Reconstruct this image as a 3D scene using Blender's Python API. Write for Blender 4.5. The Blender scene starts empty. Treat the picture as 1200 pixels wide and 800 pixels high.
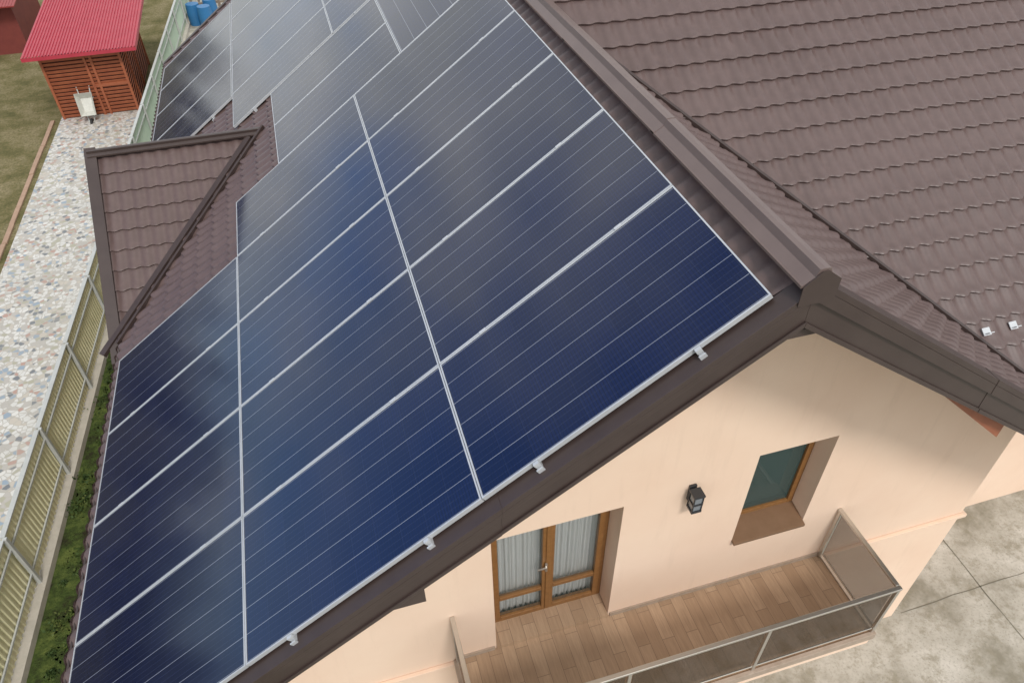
import bpy, bmesh, math, random
import numpy as np
from mathutils import Vector, Matrix
random.seed(7); rng=np.random.default_rng(7)
sc=bpy.context.scene
col=sc.collection
# ------------------------------------------------------------------ helpers
def empty(name):
    o=bpy.data.objects.new(name,None); col.objects.link(o); return o
def link(name,me,mat=None,parent=None,smooth=False):
    o=bpy.data.objects.new(name,me); col.objects.link(o)
    if mat is not None:
        for m in (mat if isinstance(mat,(list,tuple)) else [mat]): me.materials.append(m)
    if parent: o.parent=parent
    if smooth:
        me.polygons.foreach_set('use_smooth',[True]*len(me.polygons))
    return o
def mesh(name,verts,faces,mat=None,parent=None,smooth=False):
    me=bpy.data.meshes.new(name); me.from_pydata([tuple(v) for v in verts],[],faces); me.update()
    return link(name,me,mat,parent,smooth)
class Geo:
    def __init__(s): s.v=[]; s.f=[]; s.m=[]
    def add(s,vs,fs,mi=0):
        b=len(s.v); s.v+= [tuple(v) for v in vs]; s.f+=[tuple(i+b for i in f) for f in fs]; s.m+=[mi]*len(fs)
    def hexa(s,p,mi=0):
        s.add(p,[(0,3,2,1),(4,5,6,7),(0,1,5,4),(1,2,6,5),(2,3,7,6),(3,0,4,7)],mi)
    def box(s,x0,x1,y0,y1,z0,z1,mi=0):
        s.hexa([(x0,y0,z0),(x1,y0,z0),(x1,y1,z0),(x0,y1,z0),(x0,y0,z1),(x1,y0,z1),(x1,y1,z1),(x0,y1,z1)],mi)
    def obox(s,c,ax,ay,az,hx,hy,hz,mi=0):
        c=Vector(c);ax=Vector(ax)*hx;ay=Vector(ay)*hy;az=Vector(az)*hz
        s.hexa([c-ax-ay-az,c+ax-ay-az,c+ax+ay-az,c-ax+ay-az,c-ax-ay+az,c+ax-ay+az,c+ax+ay+az,c-ax+ay+az],mi)
    def quad(s,a,b,c,d,mi=0): s.add([a,b,c,d],[(0,1,2,3)],mi)
    def cyl(s,p0,p1,r,n=12,mi=0,r1=None):
        p0=Vector(p0);p1=Vector(p1);d=(p1-p0).normalized();r1=r if r1 is None else r1
        a=d.orthogonal().normalized();b=d.cross(a)
        vs=[p0+(a*math.cos(t)+b*math.sin(t))*r for t in [2*math.pi*i/n for i in range(n)]]
        vs+=[p1+(a*math.cos(t)+b*math.sin(t))*r1 for t in [2*math.pi*i/n for i in range(n)]]
        fs=[(i,(i+1)%n,n+(i+1)%n,n+i) for i in range(n)]+[tuple(range(n))[::-1],tuple(range(n,2*n))]
        s.add(vs,fs,mi)
    def obj(s,name,mats,parent=None,bevel=0,smooth=False):
        me=bpy.data.meshes.new(name); me.from_pydata(s.v,[],s.f); me.update()
        o=link(name,me,mats,parent,smooth)
        me.polygons.foreach_set('material_index',s.m)
        if bevel:
            b=o.modifiers.new('bevel','BEVEL'); b.width=bevel; b.segments=2; b.limit_method='ANGLE'
        return o

def mat(name,color=(.5,.5,.5),rough=.6,metal=0,spec=.5):
    m=bpy.data.materials.new(name); m.use_nodes=True
    b=m.node_tree.nodes['Principled BSDF']
    b.inputs['Base Color'].default_value=(*color,1); b.inputs['Roughness'].default_value=rough
    b.inputs['Metallic'].default_value=metal; b.inputs['Specular IOR Level'].default_value=spec
    return m
class NT:
    def __init__(s,m): s.t=m.node_tree; s.n=s.t.nodes; s.b=s.n['Principled BSDF'] if 'Principled BSDF' in s.n else None
    def new(s,t,**k):
        n=s.n.new(t)
        for a,v in k.items(): setattr(n,a,v)
        return n
    def l(s,a,b): s.t.links.new(a,b)
    def pos(s):
        return s.new('ShaderNodeNewGeometry').outputs['Position']
    def mapv(s,v,scale=(1,1,1),loc=(0,0,0),rot=(0,0,0)):
        m=s.new('ShaderNodeMapping'); m.inputs['Scale'].default_value=scale; m.inputs['Location'].default_value=loc; m.inputs['Rotation'].default_value=rot
        s.l(v,m.inputs['Vector']); return m.outputs[0]
    def noise(s,v,scale,detail=4,rough=.6):
        n=s.new('ShaderNodeTexNoise'); n.inputs['Scale'].default_value=scale; n.inputs['Detail'].default_value=min(detail,5); n.inputs['Roughness'].default_value=rough
        s.l(v,n.inputs['Vector']); return n.outputs['Fac']
    def ramp(s,f,stops,interp='LINEAR'):
        r=s.new('ShaderNodeValToRGB'); r.color_ramp.interpolation=interp; e=r.color_ramp.elements
        while len(e)<len(stops): e.new(.5)
        for i,(p,c) in enumerate(stops):
            e[i].position=p; e[i].color=(*c,1) if len(c)==3 else c
        s.l(f,r.inputs[0]); return r.outputs[0]
    def math(s,op,a,b=None,clamp=False):
        n=s.new('ShaderNodeMath',operation=op,use_clamp=clamp)
        for i,x in enumerate((a,b)):
            if x is None: continue
            if isinstance(x,(int,float)): n.inputs[i].default_value=x
            else: s.l(x,n.inputs[i])
        return n.outputs[0]
    def mix(s,f,a,b,mode='MIX'):
        n=s.new('ShaderNodeMix',data_type='RGBA',blend_type=mode)
        for k,x in ((0,f),(6,a),(7,b)):
            if isinstance(x,(int,float)): n.inputs[k].default_value=x
            elif isinstance(x,tuple): n.inputs[k].default_value=(*x,1)
            else: s.l(x,n.inputs[k])
        return n.outputs[2]
    def bump(s,h,strength=.3,dist=.01):
        b=s.new('ShaderNodeBump'); b.inputs['Strength'].default_value=strength; b.inputs['Distance'].default_value=dist
        s.l(h,b.inputs['Height']); s.l(b.outputs[0],s.b.inputs['Normal'])
    def col(s,c): s.l(c,s.b.inputs['Base Color'])
def varied(name,c0,c1,scale=2,rough=.6,metal=0,bump=0,bscale=40,fine=.0):
    m=mat(name,c0,rough,metal); t=NT(m); p=t.pos()
    f=t.noise(p,scale,5,.65)
    t.col(t.ramp(f,[(.3,c0),(.7,c1)]))
    if bump: t.bump(t.noise(p,bscale,4),bump,.01)
    return m

# ------------------------------------------------------------------ materials
M={}
def roofmat(name,base,dark):
    m=mat(name,base,.42); t=NT(m); p=t.pos()
    f=t.noise(p,.7,5,.7); f2=t.noise(p,9,4,.7)
    c=t.ramp(f,[(.3,dark),(.7,base)])
    c=t.mix(t.ramp(f2,[(.45,(0,0,0)),(.75,(.4,.4,.4))]),c,(base[0]*1.35,base[1]*1.35,base[2]*1.35))
    t.col(c)
    t.l(t.ramp(f,[(.3,(.36,)*3),(.7,(.50,)*3)]),t.b.inputs['Roughness'])
    return m
M['tile']=roofmat('metal_tile_brown',(.125,.084,.078),(.098,.064,.059))
M['trim']=varied('brown_sheet_metal',(.045,.029,.026),(.060,.041,.036),3,.42)
M['cap']=varied('ridge_cap_metal',(.14,.100,.091),(.165,.12,.108),3,.4)
M['soffit']=varied('soffit',(.06,.04,.035),(.07,.05,.042),3,.6)
m=mat('peach_stucco',(.8,.6,.44),.9,0,.2); t=NT(m); p=t.pos()
c=t.ramp(t.noise(p,.8,5,.6),[(.3,(.81,.60,.46)),(.7,(.86,.665,.52))])
st=t.noise(t.mapv(p,(3,3,.35)),2.2,5,.7)
c=t.mix(t.ramp(st,[(.55,(0,0,0)),(.85,(.28,.28,.28))]),c,(.60,.44,.33)); t.col(c)
t.bump(t.noise(p,120,3),.25,.006); M['stucco']=m
M['alu']=varied('anodised_aluminium',(.52,.54,.56),(.62,.63,.65),5,.35,.25)
M['steel']=mat('stainless_steel',(.62,.60,.56),.28,.9)
M['wood']=varied('golden_oak_frame',(.20,.088,.025),(.28,.13,.04),14,.45)
M['sill']=varied('brown_sill',(.19,.105,.055),(.22,.125,.07),6,.5)
M['black']=mat('black_plastic',(.015,.015,.017),.35)
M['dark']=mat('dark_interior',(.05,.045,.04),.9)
M['backsheet']=mat('panel_back',(.6,.6,.6),.7)
m=mat('pv_cells_under_glass',(.01,.02,.06),.07); t=NT(m)
uv=t.new('ShaderNodeUVMap',uv_map='UVMap').outputs[0]; rnd=t.new('ShaderNodeUVMap',uv_map='rnd').outputs[0]
sx=t.new('ShaderNodeSeparateXYZ'); t.l(uv,sx.inputs[0]); U,V=sx.outputs[0],sx.outputs[1]
sr=t.new('ShaderNodeSeparateXYZ'); t.l(rnd,sr.inputs[0])
def lines(x,mult,halfw):
    a=t.math('FRACT',t.math('ADD',t.math('MULTIPLY',x,mult),.5)); a=t.math('ABSOLUTE',t.math('SUBTRACT',a,.5))
    return t.math('LESS_THAN',a,halfw*mult)
gapU=lines(U,1,.011); gapV=lines(V,1,.008)
bus=lines(U,4,.004)
fx=t.math('FLOOR',U); fy=t.math('FLOOR',V)
cb=t.new('ShaderNodeCombineXYZ'); t.l(fx,cb.inputs[0]); t.l(fy,cb.inputs[1]); t.l(sr.outputs[0],cb.inputs[2])
wn=t.new('ShaderNodeTexWhiteNoise'); t.l(cb.outputs[0],wn.inputs['Vector'])
cell=t.mix(wn.outputs['Value'],(.0050,.0105,.044),(.0068,.0135,.054))
fing=t.math('SINE',t.math('MULTIPLY',V,6.2832*9))
cell=t.mix(t.math('MULTIPLY',t.math('GREATER_THAN',fing,.4),.45),cell,(.004,.006,.018))
pan=t.mix(sr.outputs[0],(.85,.82,.80),(1.15,1.08,1.1)); cell=t.mix(1.0,cell,pan,'MULTIPLY')
c=t.mix(t.math('MULTIPLY',bus,.15),cell,(.22,.25,.32))
c=t.mix(t.math('MULTIPLY',gapV,.03),c,(.3,.33,.4))
c=t.mix(t.math('MULTIPLY',gapU,.55),c,(.42,.45,.52))
t.col(c); p=t.pos()
dust=t.noise(p,1.3,4,.7)
t.l(t.ramp(dust,[(.3,(.09,)*3),(.75,(.16,)*3)]),t.b.inputs['Roughness'])
t.b.inputs['IOR'].default_value=1.6
M['pv']=m
def glass(name,color,alpha,rough=.03):
    m=mat(name,color,rough); b=m.node_tree.nodes['Principled BSDF']; b.inputs['Alpha'].default_value=alpha
    b.inputs['IOR'].default_value=1.5; return m
M['tint']=glass('bronze_glass',(.04,.024,.012),.50)
M['glass']=glass('window_glass',(.05,.09,.09),.22)
M['winglass']=glass('window_glass_green',(.06,.10,.095),.62,.04)
M['curtain']=mat('curtain',(.88,.88,.86),.9)
M['blind']=mat('roller_blind',(.30,.36,.33),.9)
m=mat('wood_look_tiles',(.4,.25,.15),.5); t=NT(m); p=t.pos()
br=t.new('ShaderNodeTexBrick'); br.offset=.37; br.inputs['Scale'].default_value=1
t.l(t.mapv(p,(1,1,1),(0.1,.03,0),(0,0,math.pi/2)),br.inputs['Vector'])
br.inputs['Brick Width'].default_value=.62; br.inputs['Row Height'].default_value=.155; br.inputs['Mortar Size'].default_value=.003
br.inputs['Color1'].default_value=(.36,.235,.145,1); br.inputs['Color2'].default_value=(.50,.345,.225,1); br.inputs['Mortar'].default_value=(.19,.125,.08,1); br.inputs['Bias'].default_value=0
g=t.noise(t.mapv(p,(30,2.2,1)),1.5,5,.7)
c=t.mix(t.ramp(g,[(.35,(.0,)*3),(.7,(.6,)*3)]),br.outputs[0],(.27,.17,.105)); t.col(c); M['floor']=m
M['stone']=varied('threshold_tile',(.33,.25,.19),(.42,.33,.26),8,.5)
m=mat('concrete_yard',(.4,.38,.34),.85); t=NT(m); p=t.pos()
c=t.ramp(t.noise(p,.55,5,.72),[(.36,(.24,.22,.17)),(.5,(.42,.395,.34)),(.64,(.56,.535,.48))])
s2=t.noise(p,2.6,5,.75); c=t.mix(t.ramp(s2,[(.5,(0,0,0)),(.64,(.65,)*3)]),c,(.23,.205,.145))
s3=t.noise(p,26,4,.7); c=t.mix(t.ramp(s3,[(.52,(0,0,0)),(.68,(.5,)*3)]),c,(.19,.175,.14))
t.col(c); t.bump(s3,.3,.01); M['concrete']=m
m=mat('broken_tile_mosaic',(.5,.5,.5),.45); t=NT(m); p=t.pos()
vo=t.new('ShaderNodeTexVoronoi'); vo.inputs['Scale'].default_value=9; t.l(p,vo.inputs['Vector'])
sp=t.new('ShaderNodeSeparateColor'); t.l(vo.outputs['Color'],sp.inputs[0])
c=t.ramp(sp.outputs[0],[(0,(.60,.585,.55)),(.28,(.44,.41,.37)),(.42,(.27,.33,.39)),(.50,(.64,.62,.58)),(.66,(.42,.27,.22)),(.73,(.50,.45,.38)),(.86,(.17,.18,.19)),(.92,(.38,.36,.27))],'CONSTANT')
ve=t.new('ShaderNodeTexVoronoi',feature='DISTANCE_TO_EDGE'); ve.inputs['Scale'].default_value=9; t.l(p,ve.inputs['Vector'])
c=t.mix(t.math('LESS_THAN',ve.outputs['Distance'],.06),c,(.42,.39,.34)); 
c=t.mix(t.ramp(t.noise(p,.8,4),[(.42,(0,0,0)),(.75,(.4,)*3)]),c,(.36,.34,.29)); t.col(c); M['mosaic']=m
m=mat('dry_lawn',(.2,.2,.06),.95,0,.1); t=NT(m); p=t.pos()
c=t.ramp(t.noise(p,.9,5,.75),[(.34,(.11,.105,.045)),(.48,(.20,.17,.08)),(.62,(.31,.255,.15))])
c=t.mix(t.ramp(t.noise(p,14,5,.8),[(.42,(0,0,0)),(.62,(.75,)*3)]),c,(.08,.08,.032)); t.col(c); t.bump(t.noise(p,45,3),.7,.04); M['lawn']=m
m=mat('mossy_soil',(.06,.08,.03),.95,0,.1); t=NT(m); p=t.pos()
f=t.noise(p,2.2,5,.75)
c=t.ramp(f,[(.35,(.03,.026,.016)),(.5,(.055,.08,.022)),(.65,(.12,.15,.04))]); t.col(c); t.bump(t.noise(p,30,3),.8,.05); M['soil']=m
M['kerb']=varied('kerb_concrete',(.40,.37,.31),(.5,.46,.4),5,.85,0,.2)
M['redkerb']=varied('reddish_kerb',(.34,.22,.15),(.42,.28,.2),5,.85,0,.2)
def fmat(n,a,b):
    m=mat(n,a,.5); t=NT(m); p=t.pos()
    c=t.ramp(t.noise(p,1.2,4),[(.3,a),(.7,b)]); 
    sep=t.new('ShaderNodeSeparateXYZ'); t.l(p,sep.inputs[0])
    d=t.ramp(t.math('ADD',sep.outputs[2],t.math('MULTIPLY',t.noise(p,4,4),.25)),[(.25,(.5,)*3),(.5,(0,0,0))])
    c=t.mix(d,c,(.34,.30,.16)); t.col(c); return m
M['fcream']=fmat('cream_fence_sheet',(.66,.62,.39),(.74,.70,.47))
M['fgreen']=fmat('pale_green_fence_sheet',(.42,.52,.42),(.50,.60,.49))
M['fpost']=varied('fence_post_grey',(.42,.43,.41),(.5,.51,.49),4,.5)
M['red']=varied('red_roof_sheet',(.38,.028,.05),(.45,.045,.07),3,.4)
M['shedwood']=varied('orange_stained_wood',(.27,.07,.03),(.36,.11,.045),5,.6)
m=mat('leaves',(.05,.09,.02),.7,0,.3); t=NT(m)
t.col(t.ramp(t.noise(t.pos(),3,2),[(.35,(.02,.04,.01)),(.5,(.05,.085,.02)),(.68,(.13,.15,.04))])); M['leaf']=m
M['blue']=mat('blue_plastic',(.03,.16,.36),.4)
M['rubber']=mat('rubber',(.02,.02,.02),.8)
M['white']=varied('offwhite_enamel',(.5,.5,.45),(.62,.61,.56),8,.4)

# ------------------------------------------------------------------ roof constants
K=.7055; XR=2.57; ZR=8.70; YF=2.665; YB=18.85; XL=-3.11; XE=8.3; YW=3.9
def zl(x): return ZR-K*abs(x-XR)
cs=1/math.sqrt(1+K*K); sn=K*cs
WR=8.3; WZ=ZR+K*(WR-7.4)
house=empty('house')
def tiles(name,origin,a,d,width,length,parent,wave=.183,row=.30,nseg=7,keep=None):
    a=Vector(a);d=Vector(d);n=d.cross(a); 
    if n.z<0:n=-n
    nx=int(width/wave*nseg)+1; s=np.linspace(0,width,nx)
    ph=2*np.pi*s/wave
    w=(.5+.5*np.cos(ph))**.7
    A=np.array(a);D=np.array(d);N=np.array(n);O=np.array(origin)
    # slow waviness of real sheets
    wob=.003*np.sin(s*1.9+1)+.002*np.sin(s*5.3)
    V=[];F=[];base=0
    nr=int(math.ceil(length/row))
    for r in range(nr):
        prof=[(0,.0),(.30,.004),(.62,.012),(.86,.022),(.96,.032),(1.02,.029)]
        rowsL=[]
        for (dd,h) in prof:
            dist=(r+dd)*row+ (w*.038-.018 if r+dd>0 else 0)
            dist=np.minimum(dist,length+.02)
            H=h+w*.034+wob
            rowsL.append(O+np.outer(s,A)+np.outer(dist,D)+np.outer(H,N))
        last=rowsL[-1]; 
        rowsL2=[last.copy(), last-np.outer(np.ones(nx),N)*.032]
        for grp in (rowsL,rowsL2):
            k=len(grp); V.append(np.concatenate(grp))
            i=np.arange(k-1)[:,None]*nx+np.arange(nx-1)[None,:]+base
            F.append(np.stack([i,i+1,i+1+nx,i+nx],-1).reshape(-1,4)); base+=k*nx
    V=np.concatenate(V);F=np.concatenate(F)
    if keep is not None:
        cen=V[F].mean(1); F=F[keep(cen)]
    me=bpy.data.meshes.new(name)
    me.vertices.add(len(V)); me.vertices.foreach_set('co',V.ravel())
    me.loops.add(F.size); me.loops.foreach_set('vertex_index',F.ravel().astype(np.int32))
    me.polygons.add(len(F)); me.polygons.foreach_set('loop_start',np.arange(0,F.size,4,dtype=np.int32))
    me.update(); me.validate()
    return link(name,me,M['tile'],parent,True)
Lh=(XR-XL)/cs
tiles('roof_slope_west',(XR,YF+.14,ZR-.01),(0,1,0),(-cs,0,-sn),YB-YF-.14,Lh,house)
tiles('roof_slope_east',(XR,YF+.14,ZR-.01),(0,1,0),(cs,0,-sn),7.6-YF,(XE-XR)/cs,house)
above=lambda c: c[:,2]>(ZR-K*np.abs(c[:,0]-XR)-.12)
tiles('wing_roof_slope',(XR,WR,WZ),(1,0,0),(0,-cs,-sn),13,(WR-3.55)/cs,house,keep=above)
tiles('dormer_roof_slope',(-3.2,11.03,6.25),(1,0,0),(0,-cs,-sn),3.4,(11.03-8.45)/cs,house,keep=above)
g=Geo()
g.quad((-3.2,11.03,6.25),(0,11.03,6.25),(0,13.6,6.25-K*2.57),(-3.2,13.6,6.25-K*2.57))
g.quad((XR,WR,WZ),(15.6,WR,WZ),(15.6,13,WZ-K*(13-WR)),(XR,13,WZ-K*(13-WR)))
g.quad((XR,7.5,ZR),(XR,YB,ZR),(XE,YB,zl(XE)),(XE,7.5,zl(XE)))
g.obj('rear_roof_slopes',M['tile'],house)
mesh('wing_gable_infill',[(XR+.01,7.45,ZR),(XR+.01,WR,WZ-.02),(XR+.01,WR+.85,ZR)],[(0,1,2)],M['stucco'],house)
def ridgecap(name,p0,p1,side,w=.19,drop=K,top=.19,mt='cap'):
    p0=Vector(p0);p1=Vector(p1);side=Vector(side)
    prof=[(-w-.012,top-drop*w-.03),(-w-.012,top-drop*w-.012),(-w,top-drop*w-.012),(-w*.45,top-.02-drop*w*.38),(-.035,top-.004),(0,top),(.035,top-.004),(w*.45,top-.02-drop*w*.38),(w,top-drop*w-.012),(w+.012,top-drop*w-.012),(w+.012,top-drop*w-.03)]
    L=(p1-p0).length; n=max(1,int(L/2.0)); d=(p1-p0)/n; g=Geo()
    for k in range(n):
        a=p0+d*k-(d.normalized()*.05 if k else Vector()); b=p0+d*(k+1); e=.004*(k%2)
        vs=[a+side*x+Vector((0,0,z+e)) for x,z in prof]+[b+side*x+Vector((0,0,z+e)) for x,z in prof]
        m=len(prof); g.add(vs,[(i,i+1,m+i+1,m+i) for i in range(m-1)]+[tuple(range(m))])
    g.obj(name,M[mt],house)
ridgecap('ridge_cap',(XR,YF+.0,ZR),(XR,YB,ZR),(1,0,0),w=.12,top=.175)
ridgecap('wing_ridge_cap',(XR,WR,WZ),(15.6,WR,WZ),(0,1,0),w=.13,top=.16)
ridgecap('dormer_ridge_cap',(-3.24,11.03,6.25),(-.5,11.03,6.25),(0,1,0),w=.075,top=.12,mt='trim')
def slopeprism(g,x0,x1,y0,y1,o0,o1,mi=0):
    a,b=zl(x0),zl(x1)
    g.hexa([(x0,y0,a+o0),(x1,y0,b+o0),(x1,y1,b+o0),(x0,y1,a+o0),(x0,y0,a+o1),(x1,y0,b+o1),(x1,y1,b+o1),(x0,y1,a+o1)],mi)
g=Geo()
# verge flashing in ~2 m lengths with a small lap at each joint
def verge(x0,x1,tp):
    n=max(1,int(abs(x1-x0)/1.9)); 
    for k in range(n):
        a=x0+(x1-x0)*k/n; b=x0+(x1-x0)*(k+1)/n; e=.0035*(k%2)
        slopeprism(g,a,b,YF-e,YF+.14,tp-.05,tp+e)
        slopeprism(g,a,b,YF-e,YF+.025,-.06,tp-.051)
        slopeprism(g,a,b,YF+.028-e,YF+.06,-.27,tp-.052)
        slopeprism(g,a,b,YF+.012-e,YF+.026,-.275,-.235)
verge(XL-.03,XR,.04); verge(XR,XE+.03,.09)
slopeprism(g,XL-.03,XR,YB-.1,YB+.04,-.25,.08); slopeprism(g,XR,XE,YB-.1,YB+.04,-.25,.08)
g.obj('verge_fascia',M['trim'],house,.003)
pl=[(XR-.12,ZR-.07),(XR-.12,ZR+.07),(XR-.02,ZR+.160),(XR+.02,ZR+.160),(XR+.12,ZR+.085),(XR+.12,ZR-.07)]
g=Geo(); g.add([(x,YF-.010,z) for x,z in pl]+[(x,YF-.005,z) for x,z in pl],[(0,5,4,3,2,1),(6,7,8,9,10,11)]+[(i,(i+1)%6,6+(i+1)%6,6+i) for i in range(6)])
g.obj('ridge_end_plate',M['trim'],house)
g=Geo()
g.box(2.20,2.94,YF+.065,YW,8.30,8.36); 
g.box(-.26,.10,YF+.065,YW,6.42,6.66)
slopeprism(g,XL,XR,YF+.07,YW,-.26,-.23); slopeprism(g,XR,XE,YF+.07,YW,-.26,-.23)
slopeprism(g,XL,-2.2,YW,YB-.11,-.26,-.23); slopeprism(g,7.4,XE,YW,YW+1.4,-.26,-.23)
g.obj('soffit',M['soffit'],house)
g=Geo(); g.box(XL-.02,XL,YF,YB,zl(XL)-.22,zl(XL)+.02); g.box(XE,XE+.02,YF,5.3,zl(XE)-.22,zl(XE)+.02)
g.box(6.5,15.6,3.50,3.53,6.0-.24,6.0+.0)
g.obj('eave_fascia',M['trim'],house)
g=Geo(); ya,yb=YF+.1,YF+.3
pp=[(4.12,zl(4.12)-.30),(5.05,zl(5.05)-.46),(5.05,zl(5.05)-.262),(4.12,zl(4.12)-.262)]
g.hexa([(pp[0][0],ya,pp[0][1]),(pp[1][0],ya,pp[1][1]),(pp[1][0],yb,pp[1][1]),(pp[0][0],yb,pp[0][1]),(pp[3][0],ya,pp[3][1]),(pp[2][0],ya,pp[2][1]),(pp[2][0],yb,pp[2][1]),(pp[3][0],yb,pp[3][1])])
g.obj('eave_timber',varied('redwood',(.28,.09,.045),(.34,.12,.06),6,.6),house)
g=Geo()
def strip(p0,p1,w,z,mi=0,th=.02):
    p0=Vector(p0);p1=Vector(p1);d=(p1-p0).normalized();s=d.cross(Vector((0,0,1))).normalized();u=s.cross(d)
    g.obox((p0+p1)/2+Vector((0,0,z)),d,s,u,(p1-p0).length/2,w/2,th,mi)
strip((XR+.1,7.3,ZR-.07),(6.42,3.55,zl(6.42)),.045,.065)
def zdorm(y): return 6.25-K*(11.03-y)
xv=lambda y: XR-(ZR-zdorm(y))/K
strip((xv(10.95),10.95,zdorm(10.95)),(xv(8.55),8.55,zdorm(8.55)),.09,.08,0,.03)
strip((xv(10.95)+.24,10.95,zl(xv(10.95)+.24)),(xv(8.55)+.24,8.55,zl(xv(8.55)+.24)),.035,.06,0,.03)
yA,yB=11.08,8.42
for x0,x1,o0,o1 in ((-3.28,-3.12,.05,.10),(-3.28,-3.25,-.2,.05)):
    a,b=zdorm(yA),zdorm(yB)
    g.hexa([(x0,yA,a+o0),(x1,yA,a+o0),(x1,yB,b+o0),(x0,yB,b+o0),(x0,yA,a+o1),(x1,yA,a+o1),(x1,yB,b+o1),(x0,yB,b+o1)])
g.obj('valley_and_verge_trim',M['trim'],house,.003)
g=Geo()
for x in (6.12,6.45,7.6,8.4):
    y=4.0; z=ZR-K*(7.4-y)+.075
    g.obox((x,y,z),(1,0,0),(0,cs,sn),(0,-sn,cs),.045,.04,.004); g.obox((x,y-.04,z+.012),(1,0,0),(0,cs,sn),(0,-sn,cs),.03,.004,.03)
g.obj('snow_guards',M['alu'],house)

# ------------------------------------------------------------------ walls
D0=.85;D1=2.25;DZ0=2.87;DZ1=5.10; W0=3.73;W1=4.67;WZ0=3.83;WZ1=5.38
XWL=-2.25;XWR=7.42
def ztop(x): return zl(x)-.24
g=Geo()
def wq(x0,x1,z0,z1=None):
    zz0=ztop(x0) if z1 is None else z1; zz1=ztop(x1) if z1 is None else z1
    g.quad((x0,YW,z0),(x1,YW,z0),(x1,YW,zz1),(x0,YW,zz0))
wq(XWL,D0,0); wq(D0,D1,0,DZ0); wq(D0,D1,DZ1); 
g.add([(D1,YW,0),(W0,YW,0),(W0,YW,ztop(W0)),(XR,YW,ztop(XR)),(D1,YW,ztop(D1))],[(0,1,2,3,4)])
wq(W0,W1,0,WZ0); wq(W0,W1,WZ1); wq(W1,XWR,0)
RY=YW+.34
for (x0,x1,z0,z1) in ((D0,D1,DZ0,DZ1),(W0,W1,WZ0,WZ1)):
    g.quad((x0,YW,z0),(x0,YW,z1),(x0,RY,z1),(x0,RY,z0)); g.quad((x1,YW,z1),(x1,YW,z0),(x1,RY,z0),(x1,RY,z1))
    g.quad((x0,YW,z1),(x1,YW,z1),(x1,RY,z1),(x0,RY,z1)); g.quad((x0,RY,z0),(x1,RY,z0),(x1,YW,z0),(x0,YW,z0))
g.quad((XWL,YW,0),(XWL,YW,ztop(XWL)),(XWL,YB-1,ztop(XWL)),(XWL,YB-1,0))
g.quad((XWR,YW,0),(XWR,5.3,0),(XWR,5.3,ztop(XWR)),(XWR,YW,ztop(XWR)))
g.quad((XWR,5.3,0),(15,5.3,0),(15,5.3,6.9),(XWR,5.3,6.9))
g.quad((15,5.3,0),(15,12,0),(15,12,6.9),(15,5.3,6.9))
g.quad((-2.9,8.9,0),(-2.9,13.2,0),(-2.9,13.2,4.6),(-2.9,8.9,4.6)); g.add([(-2.9,8.9,4.6),(-2.9,13.2,4.6),(-2.9,11.03,6.05)],[(0,1,2)])
g.quad((XWL,8.9,0),(-2.9,8.9,0),(-2.9,8.9,4.6),(XWL,8.9,4.6))
g.add([(XWL,YB-1,0),(XWR,YB-1,0),(XWR,YB-1,ztop(XWR)),(XR,YB-1,ztop(XR)),(XWL,YB-1,ztop(XWL))],[(0,1,2,3,4)])
g.obj('walls',M['stucco'],house)
g=Geo()
g.box(5.19,XWR+.05,YW-.05,YW-.002,2.80,2.86); g.box(XWL,.36,YW-.05,YW-.002,2.80,2.86); g.box(XWR+.002,XWR+.05,YW-.002,5.29,2.80,2.86)
g.obj('belt_cornice',M['stucco'],house,.006)
def frame(g,x0,x1,z0,z1,y0,y1,w,mi=0):
    g.box(x0,x0+w,y0,y1,z0,z1,mi); g.box(x1-w,x1,y0,y1,z0,z1,mi)
    g.box(x0+w,x1-w,y0,y1,z1-w,z1,mi); g.box(x0+w,x1-w,y0,y1,z0,z0+w,mi)
door=Geo(); DY=YW+.27
zb=DZ0+.06
frame(door,D0+.002,D1-.002,zb,DZ1-.002,DY,DY+.07,.05)
mid=(D0+D1)/2
for x0,x1 in ((D0+.055,mid-.004),(mid+.004,D1-.055)):
    frame(door,x0,x1,zb+.055,DZ1-.06,DY-.02,DY+.05,.065)
    door.box(x0+.066,x1-.066,DY-.018,DY+.04,zb+.50,zb+.56)
door.box(mid-.03,mid+.03,DY-.035,DY-.021,zb+.07,DZ1-.08)
door.obj('door_frame',M['wood'],house,.006)
g=Geo(); g.box(D0+.12,mid-.07,DY+.01,DY+.018,zb+.12,DZ1-.12); g.box(mid+.07,D1-.12,DY+.01,DY+.018,zb+.12,DZ1-.12); g.obj('door_glass',M['glass'],house)
g=Geo(); g.box(mid-.045,mid-.02,DY-.06,DY-.036,zb+.95,zb+1.1); g.box(mid-.14,mid-.03,DY-.075,DY-.06,zb+1.03,zb+1.055); g.obj('door_handle',M['steel'],house,.003)
g=Geo(); g.box(D0+.002,D1-.002,YW-.02,DY+.1,DZ0+.003,zb-.001); g.obj('door_step',M['floor'],house)
def curtain(name,x0,x1,y,z0,z1):
    n=220; vs=[];fs=[]
    for i in range(n+1):
        x=x0+(x1-x0)*i/n; yy=y+.024*math.sin(i*.55+.9*math.sin(i*.07))+.014*math.sin(i*1.37+1)
        vs+=[(x,yy,z0),(x,yy,z1)]
    for i in range(n): fs.append((2*i,2*i+2,2*i+3,2*i+1))
    mesh(name,vs,fs,M['curtain'],house,True)
curtain('curtain',D0+.06,D1-.06,DY+.13,zb-.02,DZ1)
g=Geo(); 
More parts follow.
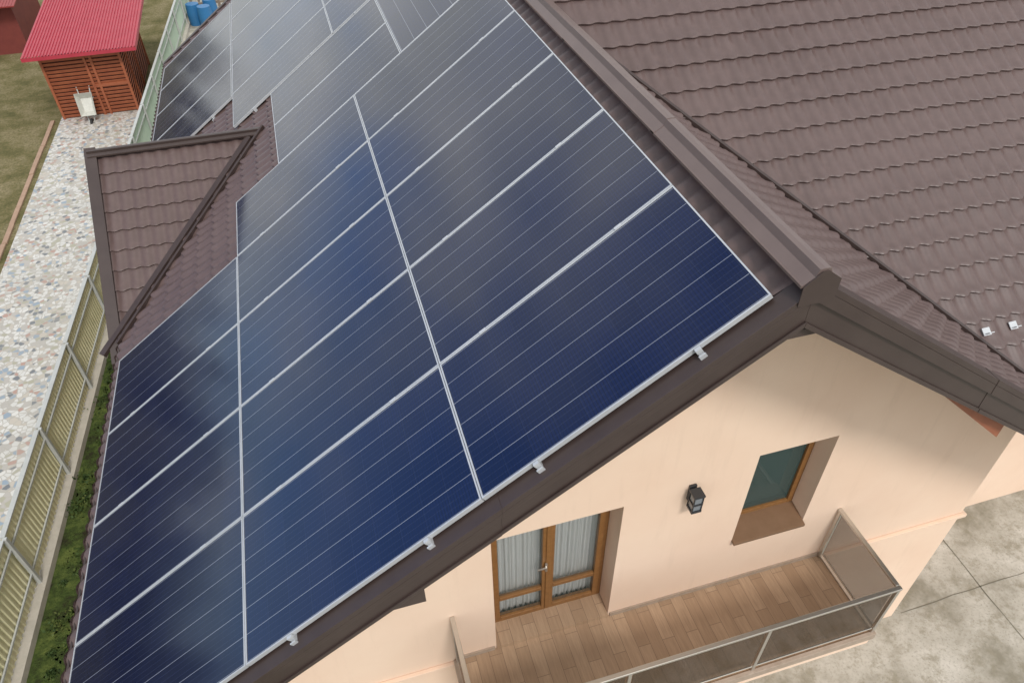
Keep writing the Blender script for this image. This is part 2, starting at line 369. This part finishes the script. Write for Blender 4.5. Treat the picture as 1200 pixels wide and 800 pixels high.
for x0,x1,z0,z1 in ((D0-.3,D1+.3,2.8,5.3),(W0-.3,W1+.3,3.6,5.6)):
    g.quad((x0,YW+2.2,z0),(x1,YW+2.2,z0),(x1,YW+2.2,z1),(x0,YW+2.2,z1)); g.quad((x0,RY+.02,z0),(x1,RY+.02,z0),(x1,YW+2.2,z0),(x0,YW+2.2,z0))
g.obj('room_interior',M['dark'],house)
g=Geo(); WY=YW+.25
frame(g,W0+.002,W1-.002,WZ0+.06,WZ1-.002,WY,WY+.07,.04); frame(g,W0+.045,W1-.045,WZ0+.105,WZ1-.045,WY-.02,WY+.05,.055)
g.obj('window_frame',M['wood'],house,.005)
g=Geo(); g.box(W0+.10,W1-.10,WY+.01,WY+.02,WZ0+.16,WZ1-.10); g.obj('window_glass',M['winglass'],house)
g=Geo()
for i in range(40):
    z=WZ0+.12+i*.036; g.obox(((W0+W1)/2,WY+.12,z),(1,0,0),(0,.8,.6),(0,-.6,.8),.42,.019,.001)
g.obj('venetian_blind',M['blind'],house)
g=Geo(); g.hexa([(W0-.0,YW-.06,WZ0-.03),(W1,YW-.06,WZ0-.03),(W1-.001,WY+.02,WZ0+.0),(W0+.001,WY+.02,WZ0+.0),(W0,YW-.06,WZ0+.01),(W1,YW-.06,WZ0+.01),(W1-.001,WY+.02,WZ0+.075),(W0+.001,WY+.02,WZ0+.075)]); g.obj('window_sill',M['sill'],house,.003)
lamp=empty('wall_lantern'); lx,lz=3.0,5.06
g=Geo(); g.box(lx-.04,lx+.04,YW-.03,YW-.002,lz-.10,lz+.13); g.box(lx-.02,lx+.02,YW-.1,YW-.03,lz+.06,lz+.09)
g.box(lx-.062,lx+.062,YW-.175,YW-.05,lz+.10,lz+.125); g.box(lx-.058,lx+.058,YW-.172,YW-.053,lz-.15,lz-.12)
for sx_ in (-1,1):
    for yy in (YW-.168,YW-.067): g.box(lx+sx_*.05-.007,lx+sx_*.05+.007,yy,yy+.012,lz-.12,lz+.10)
g.box(lx-.057,lx+.057,YW-.17,YW-.056,lz-.03,lz-.01)
g.obj('lantern_body',mat('charcoal_metal',(.03,.032,.036),.35),lamp,.003)
g=Geo(); g.box(lx-.045,lx+.045,YW-.158,YW-.072,lz-.119,lz-.031); g.box(lx-.045,lx+.045,YW-.158,YW-.072,lz-.009,lz+.099); g.obj('lantern_glass',mat('lantern_frost',(.22,.24,.26),.2),lamp)

# ------------------------------------------------------------------ balcony
balc=empty('balcony'); BX0=.38;BX1=5.17;BY=2.81;BZ=2.87
g=Geo(); g.quad((BX0,BY,BZ),(BX1,BY,BZ),(BX1,YW-.002,BZ),(BX0,YW-.002,BZ)); g.obj('floor_tiles',M['floor'],balc)
g=Geo(); g.box(BX0-.02,BX1+.02,BY-.03,YW-.004,BZ-.24,BZ-.006); g.obj('slab',M['stucco'],balc,.01)
g=Geo(); g.box(BX0-.04,BX1+.04,BY-.05,BY-.002,BZ-.10,BZ+.025); g.box(BX1+.002,BX1+.05,BY-.002,YW-.01,BZ-.10,BZ+.025); g.box(BX0-.05,BX0-.002,BY-.002,YW-.01,BZ-.10,BZ+.025); g.obj('edge_coping',M['stone'],balc,.004)
g=Geo(); g.box(BX0+.01,D0-.02,YW-.02,YW-.002,BZ+.002,BZ+.07); g.box(D1+.02,BX1-.01,YW-.02,YW-.002,BZ+.002,BZ+.07); g.obj('skirting',M['stone'],balc)
rail=Geo(); RZ=BZ+1.0
rail.box(BX0-.025,BX1+.025,BY-.025,BY+.025,RZ-.02,RZ+.015)
rail.box(BX1-.025,BX1+.025,BY+.027,YW-.005,RZ-.02,RZ+.015); rail.box(BX0-.025,BX0+.025,BY+.027,YW-.005,RZ-.02,RZ+.015)
posts=[(BX0,BY),(BX0+1.6,BY),(BX0+3.2,BY),(BX1,BY),(BX1,YW-.04),(BX0,YW-.04)]
for x,y in posts: rail.box(x-.02,x+.02,y-.02,y+.02,BZ+.026,RZ-.021)
rail.box(BX0+.025,BX1-.025,BY-.01,BY+.01,BZ+.10,BZ+.12); rail.box(BX1-.01,BX1+.01,BY+.025,YW-.065,BZ+.10,BZ+.12)
rail.obj('railing',M['steel'],balc,.004)
g=Geo()
for i in range(3):
    x0=BX0+.04+i*1.6; x1=x0+1.52 if i<2 else BX1-.04
    g.box(x0,x1,BY-.004,BY+.004,BZ+.125,RZ-.03)
g.box(BX1-.004,BX1+.004,BY+.04,YW-.07,BZ+.125,RZ-.03); g.box(BX0-.004,BX0+.004,BY+.04,YW-.07,BZ+.125,RZ-.03)
g.obj('tinted_glass',M['tint'],balc)

# ------------------------------------------------------------------ solar array
arr=empty('solar_panel_array')
P0=Vector((2.351,2.773,8.66)); S=Vector((-cs,0,-sn)); R=Vector((0,1,0)); N=Vector((-sn,0,cs))
PW=1.309;PL=2.19
GV=[];GF=[];UV=[];RN=[]; fr=Geo(); bk=Geo(); cl=Geo()
def panel(O,S,R,N,u0,v0,w,l,land=False,gap=.004):
    a=O+R*(u0+gap)+S*(v0+gap); W=w-2*gap; L=l-2*gap; fw=.0105
    def bar(p,dx,dy):
        c=p+R*dx/2+S*dy/2-N*.018; fr.obox(c,R,S,N,abs(dx)/2,abs(dy)/2,.018)
    bar(a,fw,L); bar(a+R*(W-fw),fw,L); bar(a+R*fw,W-2*fw,fw); bar(a+R*fw+S*(L-fw),W-2*fw,fw)
    q=[a+R*fw+S*fw,a+R*(W-fw)+S*fw,a+R*(W-fw)+S*(L-fw),a+R*fw+S*(L-fw)]
    t1=[random.uniform(-.0030,.0010) for _ in range(4)]
    b=len(GV); GV.extend([tuple(x-N*(.004)+N*tt) for x,tt in zip(q,t1)]); GF.append((b,b+1,b+2,b+3))
    m=.05; uv=[(-m,-m),(6+m,-m),(6+m,10+m),(-m,10+m)]
    if land: uv=[(-m,10+m),(-m,-m),(6+m,-m),(6+m,10+m)]
    r=random.random(); UV.extend(uv); RN.extend([(r,r)]*4)
    bk.quad(*[x-N*.034 for x in (q[3],q[2],q[1],q[0])])
def clampat(p,R,S,N): cl.obox(p+N*.003,R,S,N,.013,.03,.004)
for r,(n) in enumerate((5,5,4)):
    for k in range(n): panel(P0,S,R,N,k*PW,r*PL,PW,PL)
    for k in range(1,n):
        for vv in (.22,.8): clampat(P0+R*(k*PW)+S*((r+vv)*PL),R,S,N)
u5=5*PW; dW=.9*PW
panel(P0,S,R,N,u5,.03*PL,1.8*PW,.6*PL,True)
for k in range(2): panel(P0,S,R,N,u5+k*dW,.63*PL,dW,PL)
for k in range(5):
    for r in range(2): panel(P0,S,R,N,(6.85+k)*PW,r*PL+.03,PW,PL)
for k in range(4): panel(P0,S,R,N,(7.8+k)*PW,2*PL+.05,PW,PL)
me=bpy.data.meshes.new('pv_glass'); me.from_pydata(GV,[],GF)
l1=me.uv_layers.new(name='UVMap'); l2=me.uv_layers.new(name='rnd')
for i in range(len(UV)): l1.data[i].uv=UV[i]; l2.data[i].uv=RN[i]
link('pv_glass',me,M['pv'],arr)
fr.obj('module_frames',M['alu'],arr); bk.obj('backsheets',M['backsheet'],arr); cl.obj('clamps',M['alu'],arr)
g=Geo()
def railrun(v,u0,u1,ext=.035):
    c=P0+S*(v*PL)-N*.053+R*(u0*PW); L=(u1-u0)*PW
    g.obox(c+R*(L/2-ext/2+.01),R,S,N,L/2+ext/2+.01,.018,.016)
    g.obox(c-R*(ext+.012)+N*.006,R,S,N,.005,.024,.020)
    g.obox(P0+R*(u0*PW)+S*(v*PL)-R*.014-N*.014,R,S,N,.012,.020,.018)
for v in (.24,.8,1.22,1.8,2.22,2.8): railrun(v,0,5.0 if v<2 else 4.0)
for v in (.24,.8,1.22,1.8): railrun(v,6.85,11.8,.01)
for v in (2.25,2.8): railrun(v,7.8,11.8,.09)
g.obj('mounting_rails',M['alu'],arr)

# ------------------------------------------------------------------ ground
def sheet(name,pts,z,mt): 
    return mesh(name,[(x,y,z) for x,y in pts],[tuple(range(len(pts)))],mt)
sheet('ground',[(-400,-400),(400,-400),(400,400),(-400,400)],0,M['lawn'])
sheet('concrete_yard',[(-2,-12),(22,-12),(22,24),(-2,24)],.004,M['concrete'])
def joint(g,x0,y0,x1,y1,w):
    n=40; prev=None
    for i in range(n+1):
        t_=i/n; jx=random.uniform(-.012,.012); ww=w*random.uniform(.3,1.2)
        x=x0+(x1-x0)*t_+jx*(y1!=y0); y=y0+(y1-y0)*t_+jx*(x1!=x0)
        d=Vector((x1-x0,y1-y0)).normalized(); a=(x-d.y*ww,y+d.x*ww,.008); b=(x+d.y*ww,y-d.x*ww,.008)
        if prev: g.quad(prev[0],prev[1],b,a)
        prev=(a,b)
g=Geo()
for x in (8.9,12.4): joint(g,x,-9,x+.3,5.2,.010)
for y in (-2.6,1.2,3.9): joint(g,7.6 if y>3.5 else -1,y,21,y+.1,.010)
g.obj('expansion_joints',mat('bitumen_joint',(.16,.145,.11),.9),None)
def fx(y): return -6.12+(y-6)*.048
sheet('soil_strip',[(fx(-6)+.15,-6),(-2,-6),(-2,34),(fx(34)+.15,34)],.012,M['soil'])
sheet('mosaic_path',[(-8.75,-6),(fx(-6)-.1,-6),(fx(28)-.1,28.2),(-6.2,30),(-8.6,30),(-8.6,28.2)],.008,M['mosaic'])
g=Geo()
y=-6
while y<28:
    o_=random.uniform(-.015,.015); g.box(-8.9+o_,-8.77+o_,y,y+.98,0,.05+random.uniform(0,.02)); y+=1.0
g.obj('path_kerb',M['redkerb'],None,.01)
fence=empty('metal_fence'); H=1.42
for nm,ya,yb,mt in (('cream_sheets',-4,19.2,'fcream'),('green_sheets',19.2,40,'fgreen')):
    vs=[];fs=[]; y=ya
    pat=[(0,0),(.03,0),(.042,.02),(.075,.02),(.087,0)]
    ys=[]
    while y<yb:
        for dy,dx in pat: ys.append((y+dy,dx))
        y+=.115
    for yy,dx in ys: vs+=[(fx(yy)+dx,yy,.17),(fx(yy)+dx,yy,H)]
    for i in range(len(ys)-1): fs.append((2*i,2*i+2,2*i+3,2*i+1))
    mesh(nm,vs,fs,M[mt],fence)
g=Geo(); y=-3.3
rails=[.42,1.15]
while y<40:
    x=fx(y); g.box(x+.03,x+.09,y-.03,y+.03,.0,H+.02)
    y2=y+2.35; xm=fx(y2)
    for z in rails: g.hexa([(x+.028,y+.031,z),(x+.055,y+.031,z),(xm+.055,y2-.031,z),(xm+.028,y2-.031,z),(x+.028,y+.031,z+.035),(x+.055,y+.031,z+.035),(xm+.055,y2-.031,z+.035),(xm+.028,y2-.031,z+.035)])
    g.hexa([(x-.02,y+.031,H),(x+.06,y+.031,H),(xm+.06,y2-.031,H),(xm-.02,y2-.031,H),(x-.02,y+.031,H+.03),(x+.06,y+.031,H+.03),(xm+.06,y2-.031,H+.03),(xm-.02,y2-.031,H+.03)])
    y=y2
g.obj('posts_and_rails',M['fpost'],fence)
g=Geo(); g.hexa([(fx(-4)-.08,-4,0),(fx(-4)+.16,-4,0),(fx(40)+.16,40,0),(fx(40)-.08,40,0),(fx(-4)-.08,-4,.16),(fx(-4)+.16,-4,.16),(fx(40)+.16,40,.16),(fx(40)-.08,40,.16)]); g.obj('fence_footing',M['kerb'],fence)
def leafmass(name,cen,crad,n,smin,smax,mt,flat=.9,zbase=.012):
    k=len(cen); idx=rng.integers(0,k,n); d=rng.normal(size=(n,3)); d/=np.linalg.norm(d,axis=1)[:,None]; rr=rng.random(n)**.5
    P=cen[idx]+d*(crad[idx]*rr)[:,None]*np.array([1,1,flat]); sz=smin+rng.random(n)*(smax-smin)
    d1=rng.normal(size=(n,3)); d1/=np.linalg.norm(d1,axis=1)[:,None]; d2=np.cross(d1,rng.normal(size=(n,3))); d2/=np.linalg.norm(d2,axis=1)[:,None]
    V=np.stack([P-d1*sz[:,None],P+d2*sz[:,None]*.5,P+d1*sz[:,None],P-d2*sz[:,None]*.5],1).reshape(-1,3)
    V[:,2]=np.maximum(V[:,2],zbase)
    me=bpy.data.meshes.new(name); me.from_pydata(V.tolist(),[],[(4*i,4*i+1,4*i+2,4*i+3) for i in range(n)]); return link(name,me,mt)
k=420; cen=np.stack([-5.7+rng.random(k)*2.2,2+rng.random(k)*26,np.full(k,.02)],1); cr=.06+rng.random(k)**2*.28
leafmass('ground_cover_plants',cen,cr,26000,.018,.045,M['leaf'])
k=260; yy=-40+rng.random(k)*200; cen=np.stack([-48-rng.random(k)*22,yy,2+rng.random(k)*6.5],1); cr=1.6+rng.random(k)*2.2
leafmass('unseen_reflection_trees',cen,cr,16000,.35,.8,varied('reflection_tree_mass',(.06,.05,.038),(.10,.085,.06),.3,.9),1.1)  # out-of-view tree mass, added so the lowest panel column reflects a darker horizon
# shed ----------------------------------------------------------------
shed=empty('garden_shed'); sx0,sx1,sy0,sy1=-8.5,-5.95,28.05,32.6; sh=2.15
g=Geo(); g.box(sx0+.05,sx1-.05,sy0+.05,sy1-.05,0,sh); g.obj('inner_walls',mat('shed_dark',(.06,.015,.01),.8),shed)
g=Geo(); z=.04
while z<sh-.08:
    g.obox(((sx0+sx1)/2,sy0+.015,z+.05),(1,0,0),(0,.94,.34),(0,-.34,.94),(sx1-sx0)/2-.06,.012,.05)
    g.obox((sx1-.015,(sy0+sy1)/2,z+.05),(0,1,0),(-.94,0,.34),(.34,0,.94),(sy1-sy0)/2-.06,.012,.05)
    g.obox((sx0+.015,(sy0+sy1)/2,z+.05),(0,1,0),(.94,0,.34),(-.34,0,.94),(sy1-sy0)/2-.06,.012,.05); z+=.13
for x in (sx0,-7.15,-6.95,sx1-.08): g.box(x,x+.08,sy0-.03,sy0+.05,0,sh)
for y in (sy0+.9,30.3,sy1-.08): g.box(sx1-.05,sx1+.03,y,y+.08,0,sh)
g.box(-7.07,sx1,sy0-.028,sy0+.05,1.0,1.1)
g.obj('slatted_walls',M['shedwood'],shed,.004)
g=Geo()
rx0,rx1,ry0,ry1=-8.85,-5.3,27.6,33.2; zA,zB=2.35,2.72; nx=36
vs=[];fs=[];xs=[]
for i in range(nx):
    w=(rx1-rx0)/nx; b=rx0+i*w
    xs+=[(b,0),(b+w*.55,0),(b+w*.65,.03),(b+w*.9,.03)]
xs.append((rx1,0))
for x,h in xs: vs+=[(x,ry0,zA+h),(x,ry1,zB+h)]
for i in range(len(xs)-1): fs.append((2*i,2*i+2,2*i+3,2*i+1))
g.add(vs,fs); g.hexa([(rx0,ry0,zA-.12),(rx1,ry0,zA-.12),(rx1,ry0+.03,zA-.12),(rx0,ry0+.03,zA-.12),(rx0,ry0,zA-.004),(rx1,ry0,zA-.004),(rx1,ry0+.03,zA-.004),(rx0,ry0+.03,zA-.004)])
g.hexa([(rx1-.03,ry0+.031,zA-.12),(rx1,ry0+.031,zA-.12),(rx1,ry1,zB-.12),(rx1-.03,ry1,zB-.12),(rx1-.03,ry0+.031,zA-.004),(rx1,ry0+.031,zA-.004),(rx1,ry1,zB-.004),(rx1-.03,ry1,zB-.004)])
g.obj('red_roof',M['red'],shed)
wb=empty('wheelbarrow'); bx,by=-7.5,27.75
tl=Vector((0,.45,.89)).normalized(); tn=Vector((0,-.89,.45)).normalized(); ax=Vector((1,0,0)); c=Vector((bx,by-.05,.55))
def P(a,b,c_): return c+ax*a+tl*b+tn*c_
g=Geo()
out=[P(-.24,-.36,.12),P(.24,-.36,.12),P(.28,.38,.16),P(-.28,.38,.16)]; inn=[P(-.14,-.2,-.1),P(.14,-.2,-.1),P(.17,.24,-.1),P(-.17,.24,-.1)]
g.add(out+inn,[(4,5,6,7),(0,1,5,4),(1,2,6,5),(2,3,7,6),(3,0,4,7)])
tr=g.obj('tray',M['white'],wb); so=tr.modifiers.new('s','SOLIDIFY'); so.thickness=.015
g=Geo()
for s_ in (-1,1): g.cyl(P(s_*.22,.75,-.12),P(s_*.08,-.6,-.12),.018,8); g.cyl(P(s_*.2,.2,-.12),P(s_*.2,.3,-.4),.015,8)
g.obj('handles',M['fpost'],wb)
g=Geo(); g.cyl(P(-.035,-.62,-.1),P(.035,-.62,-.1),.18,20); g.obj('wheel',M['rubber'],wb,.01)
ob=empty('red_outbuilding')
g=Geo(); g.box(-17,-10.9,35.6,39.5,0,1.9); g.obj('walls',varied('dark_red_boards',(.16,.03,.025),(.2,.04,.03),4,.7),ob)
g=Geo()
for i in range(60):
    x=-17.3+i*.112; g.hexa([(x,35.0,1.95),(x+.1,35.0,1.95),(x+.1,40,2.5),(x,40,2.5),(x,35.0,2.0),(x+.1,35.0,2.0),(x+.1,40,2.55),(x,40,2.55)])
g.obj('roof',varied('maroon_sheet',(.25,.03,.03),(.32,.045,.04),4,.45),ob)
bar=empty('water_barrels')
g=Geo()
for x,y in ((-4.2,36.9),(-3.5,37.4),(-3.7,36.4)):
    g.cyl((x,y,0),(x,y,.45),.29,20,0,.31); g.cyl((x,y,.45),(x,y,.9),.31,20,0,.28)
g.obj('barrel_bodies',M['blue'],bar,.01)
pr=Geo(); 
for x in (-4.9,-3.2,-1.5,.2): pr.box(x,x+.12,38,38.12,0,2.3)
pr.box(-4.9,.32,37.98,38.14,2.3,2.45); 
for i in range(14): pr.box(-4.75+i*.36,-4.65+i*.36,38.02,38.10,.62,.98) 
pr.box(-4.78,.2,38.03,38.09,.5,.58); pr.box(-4.78,.2,38.03,38.09,1.0,1.08); pr.obj('timber_pergola',varied('grey_wood',(.2,.15,.11),(.28,.22,.17),6,.8),None)
sheet('gravel_yard',[(-5.0,34.1),(6,34.1),(6,60),(-5.0,60)],.016,M['concrete'])
g=Geo(); g.box(-14,10,44,44.1,0,1.6); g.obj('boundary_fence',M['fgreen'],None)
def cable(name,a,b,sag,r=.008):
    cu=bpy.data.curves.new(name,'CURVE'); cu.dimensions='3D'; cu.bevel_depth=r; sp=cu.splines.new('POLY'); sp.points.add(24)
    a=Vector(a);b=Vector(b)
    for i in range(25):
        t_=i/24; p=a.lerp(b,t_)-Vector((0,0,sag*4*t_*(1-t_))); sp.points[i].co=(*p,1)
    o=bpy.data.objects.new(name,cu); cu.materials.append(M['black']); col.objects.link(o); return o
cable('power_cable',(-13,15,5.6),(-7.5,44,5.4),.35); cable('power_cable',(-12.5,15,5.5),(-7,44,5.3),.35)

# ------------------------------------------------------------------ world
w=bpy.data.worlds.new('World'); sc.world=w; w.use_nodes=True; nt=w.node_tree; bg=nt.nodes['Background']
t=NT.__new__(NT); t.t=nt; t.n=nt.nodes; t.b=None
sun_el=math.radians(50); sun_az=math.radians(172)
sky=t.new('ShaderNodeTexSky',sky_type='NISHITA'); sky.sun_disc=False; sky.sun_elevation=sun_el; sky.sun_rotation=sun_az; sky.air_density=1.0; sky.dust_density=.6
tc=t.new('ShaderNodeTexCoord').outputs['Generated']
sep=t.new('ShaderNodeSeparateXYZ'); t.l(tc,sep.inputs[0])
zc=t.math('ADD',t.math('MAXIMUM',sep.outputs[2],0),.25)
dv=t.new('ShaderNodeVectorMath',operation='DIVIDE'); cb=t.new('ShaderNodeCombineXYZ')
for i in range(3): t.l(zc,cb.inputs[i])
t.l(tc,dv.inputs[0]); t.l(cb.outputs[0],dv.inputs[1])
nz=t.noise(t.mapv(dv.outputs[0],(1,1,0),(3.1,1.7,0)),1.5,5,.58)
dt=t.new('ShaderNodeVectorMath',operation='DOT_PRODUCT'); t.l(tc,dt.inputs[0]); dt.inputs[1].default_value=(-.75,.50,.43)
bias=t.math('MINIMUM',t.math('MULTIPLY',t.math('SUBTRACT',.905,dt.outputs['Value']),1.7),.15)
cf=t.ramp(t.math('ADD',nz,bias),[(.40,(.0,)*3),(.50,(.3,)*3),(.66,(1,1,1))])
cc=t.ramp(t.noise(t.mapv(dv.outputs[0],(1,1,0)),2.5,4),[(.3,(6.5,6.9,6.7)),(.7,(14,13.9,13.3))])
skyb=t.mix(1.0,sky.outputs[0],(.95,1.15,1.6),'MULTIPLY')
t.l(t.mix(cf,skyb,cc),bg.inputs['Color']); bg.inputs['Strength'].default_value=.11
sd=bpy.data.lights.new('sun','SUN'); sd.energy=2.0; sd.angle=math.radians(12); sd.color=(1,.96,.91)
so=bpy.data.objects.new('sun',sd); col.objects.link(so)
dirv=Vector((math.sin(sun_az)*math.cos(sun_el),math.cos(sun_az)*math.cos(sun_el),math.sin(sun_el)))
so.rotation_euler=dirv.to_track_quat('Z','Y').to_euler()
# ------------------------------------------------------------------ camera
cd=bpy.data.cameras.new('camera'); cam=bpy.data.objects.new('camera',cd); col.objects.link(cam)
Rm=Matrix(((.9595,.1965,-.2015),(-.2812,.6394,-.7156),(-.0117,.7432,.6689)))
cam.matrix_world=Matrix.Translation((0,0,11.3))@Rm.to_4x4()
cd.sensor_fit='HORIZONTAL'; cd.sensor_width=36; cd.lens=25.65; cd.clip_start=.05; cd.clip_end=2000
sc.camera=cam
sc.view_settings.view_transform='Standard'; sc.view_settings.look='None'; sc.view_settings.exposure=0
